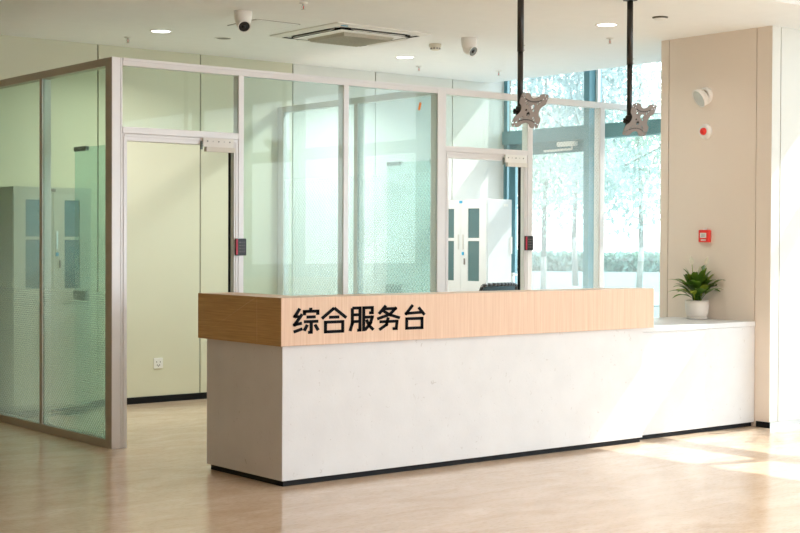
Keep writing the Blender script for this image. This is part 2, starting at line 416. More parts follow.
lp = thing('glass_partition', 'shade-darkened aluminium framed glass side wall left of the corner post, grey cabinet behind', 'glass wall', (XL, YP + .1, 0), kind='thing')
for a in (10.05, YB - .045):
    mb = bx(XL, XL + .075, a, a + .04, .058, HP - .055); mb.build('post', 'alu_shade', lp, bevel=.002)
bx(XL + .0015, XL + .0745, 10.0465, 10.05, .06, HP - .06).build('lit_post_side', 'alu', lp)  # lighter strip paints the lit side of the post
bx(XL - .001, XL + .001, YP + .002, YP + .094, 0, HP - .002).build('shaded_corner_face', 'alu_shade', fp)  # thin sheet painting shade on the corner post's left face
bx(XL, XL + .075, YP + .095, YB - .004, HP - .055, HP).build('top_rail', 'alu_shade', lp, bevel=.002)
bx(XL, XL + .075, YP + .095, YB - .008, 0, .058).build('bottom_rail', 'alu_shade', lp, bevel=.002)
for a, b in ((YP + .095, 10.0465), (10.09, YB - .045)):
    bx(XL + .012, XL + .020, a, b, .058, HP - .055).build('glass_pane', 'g_left', lp)

XD = 7.61
dv = thing('glass_partition', 'dotted glass dividing wall running back from the middle post between the two rooms', 'glass wall', (XD, YP + .1, 0), kind='thing')
for a, b in ((10.03, 10.08), (YB - .10, YB - .008)):
    bx(XD - .035, XD + .035, a, b, .06, HP - .055).build('post', 'alu', dv, bevel=.002)
bx(XD - .035, XD + .035, YP + .092, YB - .002, HP - .055, HP).build('top_rail', 'alu', dv, bevel=.002)
bx(XD - .035, XD + .035, YP + .092, YB - .01, 0, .06).build('bottom_rail', 'alu', dv, bevel=.002)
for a, b in ((YP + .092, 10.03), (10.08, YB - .10)):
    bx(XD - .026, XD - .018, a, b, .06, HP - .055).build('glass_pane', 'g_div', dv)

# doors : fixed aluminium frame and a frameless glass leaf standing open into the room
def door(n, x0, x1, leaf, glassmat):
    r = struct_root('door_%d' % n, (x0, YP, 0))
    mb = MB()
    for a, b in ((x0, x0 + .036), (x1 - .036, x1)):
        mb.box(a, b, YP + .006, YP + .085, 0, T0); 
    mb.box(x0 + .036, x1 - .036, YP + .006, YP + .085, T0 - .05, T0)
    mb.box(x0 + .012, x1 - .012, YP + .001, YP + .006, T0 - .022, T0 - .004)
    mb.box(x0 + .006, x0 + .022, YP + .001, YP + .006, 0, T0 - .022); mb.box(x1 - .022, x1 - .006, YP + .001, YP + .006, 0, T0 - .022)
    mb.build('door_frame', 'alu', r, bevel=.0015)
    bx(x1 - .0365, x1 - .036, YP + .05, YP + .084, 0, T0 - .05).build('door_seal', 'black', r)
    xl, y0, y1 = x0 + .045, YP + .10, leaf
    lf = bx(xl, xl + .012, y0, y1, .012, T0 - .062).build('door_leaf', glassmat, r)
    bx(xl - .008, xl + .020, y1 - .19, y1 + .002, T0 - .088, T0 - .055).build('top_patch', 'patch', lf, bevel=.002)
    bx(xl - .008, xl + .020, y0 - .002, y0 + .16, T0 - .088, T0 - .055).build('top_patch', 'steel', lf, bevel=.002)
    bx(xl - .008, xl + .020, y0 - .002, y0 + .16, .004, .06).build('floor_patch', 'steel', lf, bevel=.002)
    lk = MB().box(xl - .012, xl + .024, y1 - .19, y1 + .002, 1.005, 1.075)
    lk.build('lock_patch', 'patch', lf, bevel=.003)
    h = MB()
    for z in (.85, 1.35):
        pass
    lk2 = MB().tube((xl - .02, y1 - .05, 1.04), (xl + .032, y1 - .05, 1.04), .012, n=14); lk2.build('lock_cylinder', 'steel', lf)
    return r
door(1, XL + .084, 5.648, 9.76, 'g_leaf')
door(2, 7.654, 8.587, 9.76, 'g_leaf')

# magnetic door locks on the headers, dotted with screws
def maglock(x0, x1, label):
    t = thing('magnetic_lock', label, 'door lock', (x0, YP, 2.09), 'magnetic locks on the door headers')
    bx(x0, x1, YP - .022, YP - .001, 2.125, 2.19).build('mounting_plate', 'white', t, bevel=.002)
    bx(x0 + .02, x1 + .005, YP - .034, YP - .001, 2.09, 2.124).build('magnet_block', 'steel' if False else 'offw', t, bevel=.002)
    for k in range(5):
        x = x0 + .035 + k * (x1 - x0 - .07) / 4
        MB().tube((x, YP - .022, 2.165), (x, YP - .0255, 2.165), .005, n=10).build('screw', 'steel' if k % 2 else 'patch', t)
    bx(x0 - .012, x0 - .001, YP - .016, YP - .001, 2.105, 2.165).build('end_cap', 'patch', t)
    return t
maglock(5.335, 5.592, 'white magnetic door lock on the left doorway header, above keypad post')
maglock(8.30, 8.545, 'white magnetic door lock on the right doorway header, by the white cabinet')

# access control keypads
def keypad(x, z, label):
    w, h = .088, .125
    t = thing('access_keypad', label, 'keypad', (x, YP, z - h / 2), 'access keypads beside the glass doors')
    bx(x - w / 2, x + w / 2, YP - .024, YP - .0005, z - h / 2, z + h / 2).build('keypad_body', 'dark', t, bevel=.004)
    bx(x - w / 2 - .002, x - w / 2 + .012, YP - .0265, YP - .020, z - h / 2 + .006, z + h / 2 - .006).build('red_strip', 'ledred', t)
    for r in range(4):
        for c in range(3):
            kx, kz = x - .012 + c * .019, z + .033 - r * .022
            bx(kx - .0035, kx + .0035, YP - .0262, YP - .0235, kz - .0035, kz + .0035).build('key', 'taupe', t)
keypad(5.659, 1.402, 'black keypad with red edge on the post right of the left doorway')
keypad(8.592, 1.438, 'black keypad with red edge on the post right of the right doorway')

# orange sticker on the pane
pl = [(7.361, 2.516), (7.381, 2.512), (7.397, 2.572), (7.377, 2.577)]
o = MB().prism(pl, lambda x, z, d: (x, d, z), YP + .0075, YP + .0098).build('sticker', 'orange', org=(7.379, YP + .009, 2.512))
tag(o, 'small orange sticker high on the glass pane left of the middle post', 'sticker')

# wall outlet
t = thing('wall_socket', 'white square wall socket low on the back wall, seen through left doorway', 'socket', (6.30, YB, .30))
bx(6.253, 6.345, YB - .009, YB - .0005, .303, .397).build('socket_plate', 'white', t, bevel=.003)
mb = MB()
for a, b in ((-.018, .012), (.018, .012), (-.012, -.016), (.012, -.016), (0, -.026)): mb.box(6.299 + a - .003, 6.299 + a + .003, YB - .0105, YB - .009, .35 + b - .007, .35 + b + .007)
mb.build('socket_hole', 'taupe', t)

# ------------------------------------------------------------------ reception desk
DX0, DX1, DY0, DY1 = 4.667, 7.922, 6.910, 7.850
SX0, SX1, SY0, SY1 = 4.697, 7.842, 6.940, 7.790
dk = thing('reception_desk', 'long white stone reception desk with a pale oak band and black lettering', 'reception desk', (DX0, DY0, 0))
bx(SX0 + .02, SX1 - .005, SY0 + .02, SY1 - .02, 0, .036).build('plinth', 'black', dk)
bx(SX0, SX1, SY0, SY1, .035, .832).build('stone_base', 'stone', dk, bevel=.003)
mb = MB()
mb.box(DX0, DX1, DY0, DY0 + .26, .8305, 1.1155)
mb.box(DX0, DX0 + .26, DY0 + .26, DY1, .8305, 1.1155)
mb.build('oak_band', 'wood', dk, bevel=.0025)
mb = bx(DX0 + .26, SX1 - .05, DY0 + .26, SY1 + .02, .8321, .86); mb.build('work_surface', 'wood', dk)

# raised characters on the front of the band
GLY = [
 [[(2.7, 9.9), (.9, 6.9), (2.5, 6.7)], [(3.6, 7.7), (.8, 3.7), (3.5, 4.2)], [(.4, .9), (3.7, 2.0)], [(6.9, 10.1), (6.9, 8.8)],
  [(4.5, 7.2), (4.5, 8.7), (9.6, 8.7), (9.6, 7.2)], [(5.3, 6.5), (8.8, 6.5)], [(4.3, 4.7), (9.8, 4.7)], [(7.1, 4.7), (7.1, .5), (5.9, .5)], [(5.6, 3.5), (4.4, 1.2)], [(8.5, 3.5), (9.8, 1.2)]],
 [[(5.0, 9.7), (.2, 5.7)], [(5.0, 9.7), (9.8, 5.7)], [(3.0, 6.1), (7.0, 6.1)], [(1.6, .4), (1.6, 4.2), (8.4, 4.2), (8.4, .4), (1.6, .4)]],
 [[(1.2, 9.4), (1.2, 3.4), (.3, .3)], [(1.2, 9.4), (4.3, 9.4), (4.3, .5), (3.2, .5)], [(1.2, 6.7), (4.3, 6.7)], [(1.2, 4.0), (4.3, 4.0)],
  [(5.8, 0.0), (5.8, 9.4), (9.3, 9.4), (9.3, 7.3), (8.0, 7.3)], [(5.8, 5.6), (9.3, 5.6), (8.6, 3.2), (6.3, .4)], [(6.9, 4.6), (8.0, 2.2), (9.8, .4)]],
 [[(3.9, 10.), (1.0, 6.7)], [(3.1, 8.7), (7.9, 8.7), (5.6, 6.4), (.3, 4.7)], [(2.6, 8.0), (5.6, 6.2), (9.8, 4.8)],
  [(1.3, 3.5), (8.6, 3.5), (8.3, .5), (6.8, .5)], [(4.9, 5.2), (4.2, 2.3), (1.2, .3)]],
 [[(4.3, 9.9), (1.5, 6.5), (8.4, 6.8)], [(6.8, 8.8), (9.4, 5.7)], [(1.7, .4), (1.7, 4.3), (8.3, 4.3), (8.3, .4), (1.7, .4)]],
]
def strokes(mb, lines, fn, w, d0, d1):
    for ln in lines:
        for i in range(len(ln) - 1):
            a, b = Vector(ln[i]), Vector(ln[i + 1]); t = (b - a).normalized(); n = Vector((-t.y, t.x)) * w * .5
            a2 = a - (t * w * .5 if i > 0 or ln[0] == ln[-1] else Vector((0, 0))); b2 = b + (t * w * .5 if i < len(ln) - 2 or ln[0] == ln[-1] else Vector((0, 0)))
            mb.prism([tuple(a2 - n), tuple(b2 - n), tuple(b2 + n), tuple(a2 + n)], fn, d0, d1)
for i, g in enumerate(GLY):
    x0 = 4.7475 + i * .2075; mb = MB()
    strokes(mb, g, lambda u, v, d: (x0 + u * .0188, d, .8995 + v * .0152), 1.18, DY0 - .003, DY0 - .0002)
    mb.build('character', 'ink', dk, normals=False)

# low counter to the pillar
ct = thing('side_counter', 'low white counter joining the desk to the beige pillar', 'counter', (SX1, SY0, 0))
bx(SX1 + .004, PX - .008, 7.03, 7.80, 0, .036).build('plinth', 'black', ct)
bx(SX1 + .002, PX - .002, 7.008, 7.82, .035, .789).build('counter_body', 'stone', ct, bevel=.002)
bx(SX1 + .002, PX - .001, 7.003, 7.847, .79, .829).build('counter_top', 'stone', ct, bevel=.003)

# ------------------------------------------------------------------ potted peace lily
PC = Vector((9.122, 7.50, .829))
pt = thing('potted_plant', 'peace lily with dark green leaves in a white pot on the side counter', 'potted plant', tuple(PC))
MB().lathe([(0, 0), (.078, 0), (.088, .006), (.092, .016), (.084, .018), (.0, .014)], PC, 40).build('saucer', 'pot', pt)
MB().lathe([(0, .017), (.070, .017), (.082, .024), (.090, .05), (.0945, .09), (.096, .125), (.095, .152), (.090, .153), (.088, .14), (0, .138)], PC, 48).build('pot', 'pot', pt)
MB().lathe([(0, .146), (.04, .147), (.0885, .139)], PC, 24).build('soil', 'soil', pt)
def leaf(mb, az, length, width, rise, droop, fold=.25, n=9, stem=.35, base=(0, 0)):
    """an arching lance-shaped leaf on a stalk; spine from the soil"""
    d = Vector((math.cos(az), math.sin(az), 0)); sd = Vector((-math.sin(az), math.cos(az), 0))
    c = PC + Vector((base[0], base[1], .14)); vs = []; fs = []
    def spine(t): return c + d * (length * (t ** 1.25)) + Vector((0, 0, rise * math.sin(min(t * 1.25, 1.57)) - droop * t ** 3))
    for i in range(n + 1):
        t = i / n; p = spine(t)
        if t < stem: w = .0045
        else:
            u = (t - stem) / (1 - stem); w = max(.0008, width * math.sin(math.pi * min(1, u ** .75)) ** .8)
        up = Vector((0, 0, 1)) * fold * w
        for q in (p + sd * w + up, p, p - sd * w + up):
            if q.x > PX - .012: q.x = PX - .012 - .02 * random.random()
            vs.append(q)
    for i in range(n):
        a = i * 3; fs += [(a, a + 1, a + 4, a + 3), (a + 1, a + 2, a + 5, a + 4)]
    mb.add(vs, fs, True)
mb, my = MB(), MB()
nl = 52
for k in range(nl):
    az = k * 2.39996 + random.uniform(-.2, .2); q = k / nl
    L = .09 + .15 * q + random.uniform(-.02, .02); rise = .29 - .16 * q + random.uniform(-.03, .03); dr = .0 + .07 * q
    tgt = my if k % 6 == 4 else mb
    leaf(tgt, az, L, random.uniform(.026, .040), rise, dr, base=(random.uniform(-.03, .03), random.uniform(-.03, .03)))
for az, L in ((R_(160), .22), (R_(205), .235), (R_(-60), .25), (R_(-48), .28), (R_(140), .20), (R_(128), .24), (R_(-90), .2)):
    leaf(mb, az, L, .028, .24, .05)
mb.build('foliage', 'leaf', pt, normals=False); my.build('young_leaves', 'leafy', pt, normals=False)
for (dx, dy, h, lean) in ((-.03, .03, .50, -.3), (.0, -.085, .495, .5), (.0, -.02, .42, .15)):
    b = PC + Vector((dx * .4, dy * .4, .14)); tp = PC + Vector((dx, dy, h - .06))
    s = MB().path([b, b.lerp(tp, .5) + Vector((0, 0, .01)), tp], .0028, 6); st = s.build('flower_stalk', 'leafy', pt)
    f = MB(); ax = Vector((lean * .3, -lean * .3, 1)).normalized(); sd = Vector((.78, -.62, 0)); vs = []; fs = []
    for i in range(7):
        u = i / 6; w = .017 * math.sin(math.pi * min(1, .12 + u * .88)) ** .8; p = tp + ax * (.075 * u) + Vector((-.3, -.4, 0)) * .02 * (u - .5) ** 2
        cup = Vector((.6, .75, 0)) * w * .6
        vs += [p + sd * w - cup * .4, p + cup * .5, p - sd * w - cup * .4]
    for i in range(6):
        a = i * 3; fs += [(a, a + 1, a + 4, a + 3), (a + 1, a + 2, a + 5, a + 4)]
    f.add(vs, fs, True); f.build('spathe', 'petal', st, normals=False)
    MB().tube(tp - Vector((.004, .005, -.006)), tp + ax * .042 - Vector((.004, .005, 0)), .004, .0025, 8).build('spadix', 'ivory', st)

# ------------------------------------------------------------------ alarm devices on the pillar
t = thing('alarm_sounder', 'white round tilted sounder high on the beige pillar', 'alarm', (PX, 7.52, 2.62))
ax = Vector((-.72, .30, -.46)).normalized(); c0 = Vector((PX - .004, 7.515, 2.645))
MB().lathe([(0, 0), (.072, 0), (.074, .006), (.068, .022), (.05, .03)], (PX + .001, 7.515, 2.642), 32, axis=(-1, 0, 0)).build('wall_base', 'white', t)
cs = c0 + Vector((-.02, 0, 0))
MB().lathe([(0, 0), (.058, .0), (.070, .02), (.080, .055), (.078, .06), (.069, .055)], cs, 36, axis=ax).build('horn', 'white', t)
MB().lathe([(.0695, .0545), (.06, .05), (0, .046)], cs, 30, axis=ax).build('horn_mouth', pbr('grey_horn_mesh', (.56, .60, .60), .6), t)
t = thing('alarm_beacon', 'white round alarm with a red lens under the sounder on the pillar', 'alarm', (PX, 7.505, 2.31))
MB().lathe([(0, 0), (.062, 0), (.064, .01), (.058, .026), (.04, .034), (0, .036)], (PX + .001, 7.507, 2.353), 32, axis=(-1, 0, 0)).build('beacon_body', 'white', t)
MB().lathe([(.030, .0), (.029, .012), (.022, .022), (.01, .027), (0, .028)], (PX - .0345, 7.507, 2.353), 28, axis=(-1, 0, 0)).build('red_lens', 'red', t)
t = thing('manual_call_point', 'red square fire call point on the pillar above the plant', 'fire alarm', (PX, 7.503, 1.45))
bx(PX - .032, PX + .001, 7.450, 7.556, 1.452, 1.552).build('housing', 'red', t, bevel=.006)
bx(PX - .0345, PX - .032, 7.474, 7.536, 1.488, 1.528).build('break_glass', 'white', t)
mb = MB()
for k in range(3): mb.box(PX - .0355, PX - .0344, 7.486, 7.524, 1.498 + k * .009, 1.5015 + k * .009)
mb.build('printed_lines', 'taupe', t)
mb = MB()
for k in range(4): mb.box(PX - .0335, PX - .0318, 7.480 + k * .013, 7.489 + k * .013, 1.464, 1.476)
mb.build('printed_characters', 'white', t)
bx(PX - .02, PX - .0005, 7.488, 7.518, 1.5525, 1.566).build('test_key_slot', 'white', t)

# ------------------------------------------------------------------ ceiling-hung screen brackets
def plate_mesh(name):
    cu = bpy.data.curves.new(name, 'CURVE'); cu.dimensions = '2D'; cu.fill_mode = 'BOTH'; cu.extrude = .0022
    def poly(pts):
        sp = cu.splines.new('POLY'); sp.points.add(len(pts) - 1); sp.use_cyclic_u = True
        for p, q in zip(sp.points, pts): p.co = (q[0], q[1], 0, 1)
    out = []; H = .118
    side = [(-.93, 1.0), (-.60, 1.02), (-.42, .98), (-.34, .90), (-.25, .80), (-.12, .735), (.0, .715), (.12, .735), (.25, .80), (.34, .90), (.42, .98), (.60, 1.02), (.93, 1.0)]
    for k in range(4):
        a = R_(-90 * k)
        for x, y in side:
            if k % 2: y = y if y > .9 else y * (.96 if abs(x) < .3 else 1)
            out.append(((x * math.cos(a) - y * math.sin(a)) * H, (x * math.sin(a) + y * math.cos(a)) * H))
    poly(out)
    def hole(x, y, r, n=10): poly([(x + r * math.cos(2 * math.pi * i / n), y - r * math.sin(2 * math.pi * i / n)) for i in range(n)])
    hole(.010, .026, .0165, 14); hole(-.008, -.024, .0150, 14)
    hole(.030, .002, .0085); hole(-.036, .040, .006); hole(-.036, .002, .008)
    for k in range(4):
        a = R_(45 + 90 * k); u = Vector((math.cos(a), math.sin(a))); v = Vector((-u.y, u.x))
        for p in (.068, .088, .120): hole(u.x * p, u.y * p, .0062)
        for q in (-.014, .014): hole(*(u * .142 + v * q), .0062)
    ob = bpy.data.objects.new(name, cu); COL.objects.link(ob)
    dg = bpy.context.evaluated_depsgraph_get(); me = bpy.data.meshes.new_from_object(ob.evaluated_get(dg))
    bpy.data.objects.remove(ob); me.materials.clear(); me.materials.append(M['taupe']); return me
PM = plate_mesh('mounting_plate')
PYY = 6.79
br = thing('screen_bracket', 'left black ceiling pole with X-shaped screen plate above the desk middle', 'screen bracket', (6.46, PYY, ZC), 'ceiling poles for screens over the desk')
c = Vector((6.46, PYY, 0))
mb = MB().box(c.x - .036, c.x + .036, c.y - .036, c.y + .036, ZC - .006, ZC - .0004); mb.build('ceiling_flange', 'pole', br, bevel=.002)
MB().tube(c + Vector((0, 0, 2.69)), c + Vector((0, 0, ZC - .006)), .0215, n=20).build('upper_tube', 'pole', br)
mb = MB().tube(c + Vector((0, 0, 2.27)), c + Vector((0, 0, 2.69)), .0185, n=20); mb.build('lower_tube', 'pole', br)
for z in (2.73, 2.70): MB().tube(c + Vector((.012, -.012, z)), c + Vector((.02, -.022, z)), .004, n=8).build('bolt', 'steel', br)
for k in range(9): MB().tube(c + Vector((.010, -.0155, 2.36 + k * .035)), c + Vector((.0112, -.0175, 2.36 + k * .035)), .003, n=6).build('stud', 'steel', br)
mb = MB().box(c.x - .022, c.x + .022, c.y - .05, c.y + .02, 2.262, 2.335)
mb.box(c.x - .016, c.x + .016, c.y - .088, c.y - .045, 2.275, 2.325)
cl = mb.build('tilt_clamp', 'pole', br, bevel=.004)
kb = MB().tube(c + Vector((-.05, .0, 2.298)), c + Vector((-.02, 0, 2.298)), .008, n=10)
kb.tube(c + Vector((-.05, 0, 2.298)), c + Vector((-.044, 0, 2.298)), .017, n=6); kb.box(c.x - .055, c.x - .046, c.y - .006, c.y + .006, 2.28, 2.315); kb.build('knob', 'pole', cl)
po = bpy.data.objects.new('mounting_plate', PM); COL.objects.link(po); po.parent = br
po.rotation_euler = Euler((R_(90 + 27), 0, 0)); po.location = Vector((-.012, -.105, 2.298 - ZC)); ORG[po] = ORG[br]
T = Matrix.Translation(po.location + ORG[br]) @ po.rotation_euler.to_matrix().to_4x4()
for sgn in (1, -1):
    rb = MB()
    for i in range(8):
        a, b = -.07 + i * .0175, -.07 + (i + 1) * .0175
        f = lambda s: T @ Vector((s, sgn * (.062 + 3.2 * s * s), .003))
        rb.tube(f(a), f(b), .0032, n=6)
    rb.build('pressed_rib', 'pole', br)
b2 = copy_tree(br); b2.location.x = 7.512
tag(b2, 'right black ceiling pole with X-shaped screen plate, nearest the beige pillar')

# ------------------------------------------------------------------ ceiling fittings
def downlight(x, y, label, lit, r=.092):
    t = thing('downlight', label, 'ceiling light', (x, y, ZC), 'recessed ceiling downlights' if lit else None)
    MB().lathe([(r * .80, -.001), (r * .84, -.006), (r, -.004), (r * 1.02, -.0005)], (x, y, ZC), 36).build('trim_ring', 'white', t)
    MB().lathe([(0, -.0045), (r * .5, -.0045), (r * .82, -.0030)], (x, y, ZC), 32).build('diffuser' if lit else 'reflector', 'lampon' if lit else 'lampoff', t)
downlight(5.733, 10.23, 'lit round ceiling downlight above the left glass room, left of the cameras', True)
downlight(8.253, 10.206, 'lit round ceiling downlight behind the smoke detector, above the right room', True)
downlight(8.215, 7.664, 'lit round ceiling downlight between the two black screen poles', True)
downlight(6.330, 10.24, 'unlit thin dark ceiling downlight right of and behind the left camera', False, .075)
t = thing('ceiling_sensor', 'white disc sensor with a dark rim on the ceiling beside the beige pillar', 'sensor', (8.245, 7.152, ZC))
MB().lathe([(0, -.012), (.05, -.012), (.058, -.008), (.06, -.001)], (8.245, 7.152, ZC), 30).build('rim', 'lampoff', t)
MB().lathe([(0, -.024), (.035, -.024), (.048, -.018), (.050, -.0125)], (8.245, 7.152, ZC), 30).build('cap', 'white', t)

t = thing('smoke_detector', 'small round ivory smoke detector on the ceiling left of the right camera', 'smoke detector', (7.91, 9.37, ZC))
MB().lathe([(0, -.0005), (.052, -.0005), (.053, -.02), (.047, -.030)], (7.91, 9.37, ZC), 30).build('base', 'ivory', t)
MB().lathe([(.044, -.0302), (.040, -.048), (.03, -.054), (0, -.055)], (7.91, 9.37, ZC), 30).build('chamber', 'ivory', t)
mb = MB()
for k in range(10):
    a = 2 * math.pi * k / 10; q = Vector((7.91 + .0415 * math.cos(a), 9.37 + .0415 * math.sin(a), ZC - .040)); mb.xform_box(Matrix.Translation(q) @ Matrix.Rotation(a, 4, 'Z'), .003, .007, .005)
mb.build('vent_slot', 'taupe', t)

def cctv(x, y, ax, label, lens):
    t = thing('ceiling_camera', label, 'security camera', (x, y, ZC), 'turret security cameras on the ceiling')
    MB().lathe([(0, -.0004), (.066, -.0004), (.068, -.012), (.063, -.06), (.056, -.085), (.05, -.09), (0, -.09)], (x, y, ZC), 36).build('camera_base', 'white', t)
    ax = Vector(ax).normalized(); c = Vector((x, y, ZC - .088))
    prof = [(0, -.052)] + [(.052 * math.sin(R_(a)), -.052 * math.cos(R_(a))) for a in range(15, 166, 15)]
    e = MB().lathe([(.052 * math.sin(R_(a)) + 1e-5, -.052 * math.cos(R_(a))) for a in range(0, 136, 9)] + [(.037, .046), (.040, .054), (.046, .058), (.049, .056)], c, 36, axis=ax).build('eyeball', 'white', t)
    MB().lathe([(.0405, .0545), (.03, .0535), (0, .0535)], c, 32, axis=ax).build('lens_window', lens, e)
    MB().lathe([(.016, .0536), (.014, .060), (0, .062)], c + ax * 0, 20, axis=ax).build('lens', 'lens', e)
cctv(5.70, 8.95, (-.30, -.78, -.62), 'white turret security camera on the ceiling, left one above the left doorway', 'dark')
cctv(7.89, 8.91, (.10, -.90, -.55), 'white turret security camera on the ceiling, right one with grey lens', 'lensg')

def sprinkler(x, y, label, src=[None]):
    if src[0] is None:
        t = thing('sprinkler', label, 'sprinkler', (x, y, ZC), 'pendent sprinklers on the ceiling')
        MB().lathe([(0, -.0004), (.032, -.0004), (.03, -.006), (.012, -.008)], (x, y, ZC), 24).build('escutcheon', 'white', t)
        mb = MB().tube((x, y, ZC - .006), (x, y, ZC - .022), .009, n=12)
        for s in (-1, 1): mb.path([(x + s * .009, y, ZC - .02), (x + s * .014, y, ZC - .032), (x, y, ZC - .048)], .0025, 6)
        mb.build('frame_arms', 'steel', t)
        MB().tube((x, y, ZC - .022), (x, y, ZC - .045), .003, n=8).build('glass_bulb', 'red', t)
        MB().lathe([(0, -.048), (.016, -.047), (.017, -.049), (0, -.050)], (x, y, ZC), 18).build('deflector', 'steel', t)
        src[0] = t; return
    c = copy_tree(src[0]); c.location = (x, y, ZC); tag(c, label)
sprinkler(5.692, 10.711, 'ceiling sprinkler head farthest left, left of the lit downlight')
sprinkler(8.777, 10.64, 'ceiling sprinkler head behind the lit downlight of the right room')
sprinkler(8.775, 8.152, 'ceiling sprinkler head between the two black poles, below the lit downlight')
sprinkler(5.83, 8.36, 'ceiling sprinkler head at the top edge, above the air conditioner')
sprinkler(9.62, 10.42, 'ceiling sprinkler head farthest back, near the right end of the back wall')

def lamp(x, y, z, power):
    l = bpy.data.lights.new('downlight_or_fill_lamp', 'AREA'); l.shape = 'DISK'; l.size = .14; l.energy = power; l.color = (1, .97, .92); l.spread = R_(150)
    o = bpy.data.objects.new('downlight_or_fill_lamp', l); COL.objects.link(o); o.location = (x, y, z)
for x, y, p in ((5.733, 10.23, 15), (8.253, 10.206, 30), (8.215, 7.664, 3)): lamp(x, y, ZC - .02, p)
for x in (5.2, 7.6):  # unseen fill lamps added in the hall ceiling for brightness
    for y in (-2.5, .5, 3.5): lamp(x, y, ZC + .14, 14)

# air conditioner cassette
AX, AY = 7.01, 9.38
ac = thing('air_conditioner', 'square white ceiling cassette air conditioner with a grey grille', 'air conditioner', (AX, AY, ZC))
h = .475
def ring(mb, h0, z0, h1, z1):
    vs = [(AX + sx * q, AY + sy * q, ZC + z) for q, z in ((h0, z0), (h1, z1)) for sx, sy in ((-1, -1), (1, -1), (1, 1), (-1, 1))]
    mb.add(vs, [(i, (i + 1) % 4, 4 + (i + 1) % 4, 4 + i) for i in range(4)])
mb = MB(); ring(mb, h, -.0002, h, -.008); ring(mb, h, -.008, .43, -.02); ring(mb, .43, -.02, .405, -.022); ring(mb, .345, -.028, .262, -.034); ring(mb, .405, -.014, .345, -.014)
ring(mb, .262, -.034, .0, -.030); mb.build('panel', 'white', ac)
mb = MB(); ring(mb, .404, -.0225, .404, -.0145); ring(mb, .346, -.031, .346, -.0145)
for sx, sy in ((1, 0), (-1, 0), (0, 1), (0, -1)):
    c = Vector((AX + sx * .375, AY + sy * .375, ZC - .016)); mb.xform_box(Matrix.Translation(c), .03 if sx else .30, .30 if sx else .03, .002)
mb.build('air_slot', 'black', ac)
for sx, sy in ((1, 0), (-1, 0), (0, 1), (0, -1)):
    c = Vector((AX + sx * .372, AY + sy * .372, ZC - .027)); Rm = Matrix.Rotation(.35 * (sx or 0), 4, 'Y') @ Matrix.Rotation(-.35 * sy, 4, 'X')
    m2 = MB(); m2.xform_box(Matrix.Translation(c) @ Rm, .022 if sx else .26, .26 if sx else .022, .0025); m2.build('flap', 'white', ac)
mb = MB(); ring(mb, .258, -.030, .235, -.056); 
mb.box(AX - .235, AX + .235, AY - .235, AY + .235, ZC - .057, ZC - .053)
for k in range(17):
    x = AX - .224 + k * .028; mb.box(x - .004, x + .004, AY - .228, AY + .228, ZC - .060, ZC - .057)
mb.build('intake_grille', 'grille', ac)
bx(AX - .42, AX - .36, AY - .452, AY - .435, ZC - .0225, ZC - .018).build('badge', 'blue', ac)

# access hatch in the ceiling
hx0, hx1, hy0, hy1 = 5.98, 6.385, 9.20, 9.62
t = thing('ceiling_hatch', 'square flush white access hatch in the ceiling left of the air conditioner', 'access hatch', (6.18, 9.41, ZC))
bx(hx0 + .008, hx1 - .008, hy0 + .008, hy1 - .008, ZC - .005, ZC - .0005).build('hatch_door', 'ceil', t)
mb = MB()
mb.box(hx0 - .004, hx0 + .004, hy0, hy1, ZC - .002, ZC - .0004); mb.box(hx1 - .004, hx1 + .004, hy0, hy1, ZC - .002, ZC - .0004)
mb.box(hx0 + .004, hx1 - .004, hy0 - .004, hy0 + .004, ZC - .002, ZC - .0004); mb.box(hx0 + .004, hx1 - .004, hy1 - .004, hy1 + .004, ZC - .002, ZC - .0004)
mb.build('shadow_gap', 'taupe', t)

# door closer on the opening window
t = thing('door_closer', 'small white closer with an arm on the teal window head', 'door closer', (XR - .03, 10.4, 2.45))
MB().box(XR - .085, XR - .0305, 10.16, 10.42, 2.425, 2.475).build('closer_body', 'white', t, bevel=.012)
mb = MB().path([(XR - .06, 10.22, 2.425), (XR - .06, 10.22, 2.395)], .01, 8); mb.path([(XR - .06, 10.22, 2.395), (XR - .06, 10.62, 2.39)], .012, 8); mb.build('closer_arm', 'white', t)

